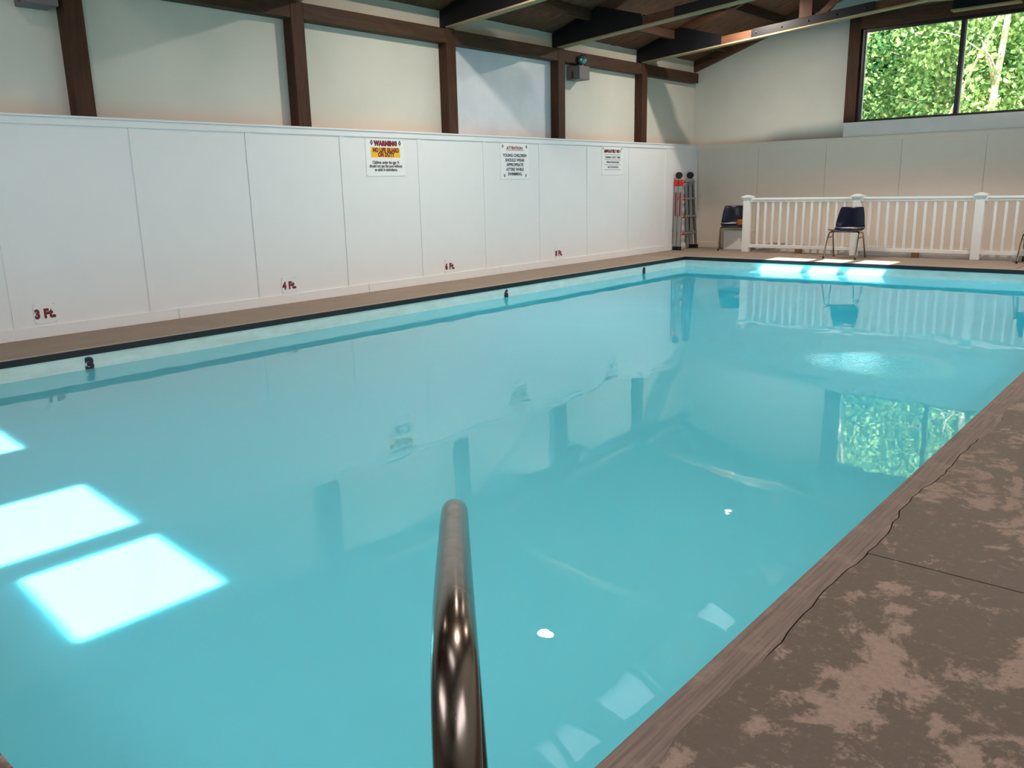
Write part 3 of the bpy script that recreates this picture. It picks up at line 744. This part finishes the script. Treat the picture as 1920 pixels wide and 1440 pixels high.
# ------------------------------------------------------------------ stainless handrail in the foreground
u = Vector((-.715, .699, 0)); base = Vector((-.455, .440, 0))
def hp(s_, z, side=0): return base + u*s_ + Vector((.699, .715, 0))*side + Vector((0, 0, z))
path = [hp(.0, 0), hp(.03, .30), hp(.06, .62, .001), hp(.075, .695, .001), hp(.115, .742, .002), hp(.17, .750, .003), hp(.27, .737, .004), hp(.60, .672, .009), hp(.77, .640, .012), hp(.85, .610, .013), hp(.865, .52, .016), hp(.85, .30, .026), hp(.80, -.30, .05), hp(.79, -.52, .05)]
pp = smooth_path(path, 3)
hr = empty('handrail', base); tag(hr, 'stainless steel pool handrail rising in the foreground', 'handrail')
bm = nb(); add_tube(bm, [p - base for p in pp], .0245, 32); obj('rail_tube', bm, STEEL, hr, True)
bm = nb(); add_lathe(bm, [(.065, .001), (.065, .006), (.04, .02), (.026, .03)], 28); obj('escutcheon', bm, STEEL, hr, True)

# ------------------------------------------------------------------ trees outside
BARK = paint('bark', lin(150, 134, 122), lin(222, 210, 198), .9, 9, .5)
def leaf_mat(name, a, b, c):
    m = bpy.data.materials.new(name); m.use_nodes = True; t = NT(m); t.t.nodes.remove(t.b); out = t.t.nodes['Material Output']
    v = t.world(); n1 = t.noise(v, 2.2, 3); n2 = t.noise(v, 25, 2)
    c_ = t.mix(t.ramp(n2, (.35, (0, 0, 0)), (.65, (1, 1, 1))), a, b); c_ = t.mix(t.ramp(n1, (.5, (0, 0, 0)), (.7, (.6, .6, .6))), c_, c)
    df = t.n('ShaderNodeBsdfDiffuse'); tl = t.n('ShaderNodeBsdfTranslucent'); t.l(c_, df.inputs[0]); t.l(c_, tl.inputs[0])
    mx = t.n('ShaderNodeMixShader'); mx.inputs[0].default_value = .35; t.l(df.outputs[0], mx.inputs[1]); t.l(tl.outputs[0], mx.inputs[2]); t.l(mx.outputs[0], out.inputs['Surface'])
    return m
LEAFS = [leaf_mat('leaf_bright', lin(116, 160, 92), lin(176, 208, 140), lin(190, 204, 126)), leaf_mat('leaf_mid', lin(72, 126, 76), lin(132, 178, 116), lin(154, 182, 110)), leaf_mat('leaf_deep', lin(36, 80, 52), lin(78, 128, 84), lin(100, 142, 84))]
def leaves(n, cx, cy_, cz, rx, ry, rz, size):
    # clustered leaf blades: each leaf is a folded four-corner blade
    k = max(8, n//60); cl = rng.normal(size=(k, 3)); cl /= np.linalg.norm(cl, axis=1)[:, None]; cl *= rng.uniform(.25, 1, (k, 1))**.5
    p = cl[rng.integers(0, k, n)] + rng.normal(scale=.13, size=(n, 3)); p = p*np.array([rx, ry, rz]) + np.array([cx, cy_, cz])
    a = rng.normal(size=(n, 3)); a[:, 2] -= .3; a /= np.linalg.norm(a, axis=1)[:, None]
    b = np.cross(a, rng.normal(size=(n, 3)) + np.array([0, -.8, .8])); b /= np.linalg.norm(b, axis=1)[:, None]
    s = size*rng.uniform(.6, 1.25, (n, 1)); nrm = np.cross(a, b)
    V = np.stack([p - a*s*.5, p + b*s*.32 + nrm*s*.08, p + a*s*.5, p - b*s*.32 + nrm*s*.08], 1).reshape(-1, 3)
    me = bpy.data.meshes.new('foliage'); me.vertices.add(4*n); me.vertices.foreach_set('co', V.astype(np.float32).ravel())
    me.loops.add(4*n); me.loops.foreach_set('vertex_index', np.arange(4*n, dtype=np.int32)); me.polygons.add(n)
    me.polygons.foreach_set('loop_start', np.arange(0, 4*n, 4, dtype=np.int32)); me.update(calc_edges=True); return me
def tree(x, y, hgt, rad, lm, n, label, lean=0, size=.2, trunk=.09):
    r = empty('tree', (x, y, -.3)); tag(r, label, 'tree', 'trees outside the gable window')
    bm = nb(); pts = smooth_path([(0, 0, 0), (lean*.33, .0, hgt*.33), (lean*.62+.05, 0, hgt*.62), (lean, .1, hgt*.95)], 2)
    add_tube(bm, pts, [trunk*(1-.7*i/(len(pts)-1)) for i in range(len(pts))], 9); obj('trunk', bm, BARK, r, True)
    for k in range(6):
        z = hgt*random.uniform(.3, .85); a = random.uniform(0, 6.28); q = Vector((lean*z/hgt, 0, z))
        e_ = q + Vector((math.cos(a), math.sin(a), random.uniform(.2, .7)))*rad*.7
        bm = nb(); add_tube(bm, [q, (q+e_)/2 + Vector((0, 0, .1)), e_], [trunk*.35, trunk*.25, trunk*.1], 6); obj('branch', bm, BARK, r, True)
    f = link('foliage', leaves(n, lean*.6, rad*.55, hgt*.56, rad, rad, hgt*.46, size), LEAFS[lm], r); f['kind'] = 'stuff'
TREES = [(-8.3, 19.6, 7, 1.9, 2, 9000, 'dark leafy tree at the left edge of the gable window', 0, .125, .07),
         (-7.35, 20.0, 8, 1.5, 0, 7500, 'pale trunked tree behind the left window pane', 1.1, .125, .085),
         (-5.3, 21.2, 7.5, 1.8, 1, 11000, 'leafy tree just left of the window mullion', .2, .125, .06),
         (-5.9, 20.0, 7, 1.2, 0, 3800, 'slanting slim tree just right of the window mullion', 2.6, .125, .05),
         (-4.25, 20.0, 8, 1.6, 0, 7500, 'straight pale trunked tree behind the right window pane', .45, .125, .10),
         (-1.9, 20.2, 7, 2.0, 1, 11000, 'leafy tree at the right side of the gable window', 0, .125, .08)]
for a in TREES: tree(*a)
k = 0
for row, (yy, hh, cnt) in enumerate(((24.5, 9, 7), (28.5, 12, 7))):
    for i in range(cnt):
        k += 1
        tree(-15 + 2.9*i + random.uniform(-.5, .5), yy + random.uniform(-.6, .6), hh*random.uniform(.9, 1.1), 2.4, (i+row) % 3, 13000, 'bushy tree in the dense woodland behind the nearer trees', 0, .21, .12)
GROUND = paint('woodland_ground', lin(96, 88, 66), lin(122, 112, 84), .9, 2)
bm = nb()
for x0, x1, y0, y1 in ((-40, XL-.4, -30, 60), (XR+.25, 30, -30, 60), (XL-.4, XR+.25, -30, YN-.25), (XL-.4, XR+.25, YF+.32, 60)):
    add_box(bm, x0, x1, y0, y1, -.6, -.3)
bmesh.ops.remove_doubles(bm, verts=bm.verts[:], dist=.001)
gr = obj('ground', bm, GROUND); tag(gr, 'grassy woodland ground outside', 'ground', kind='structure')
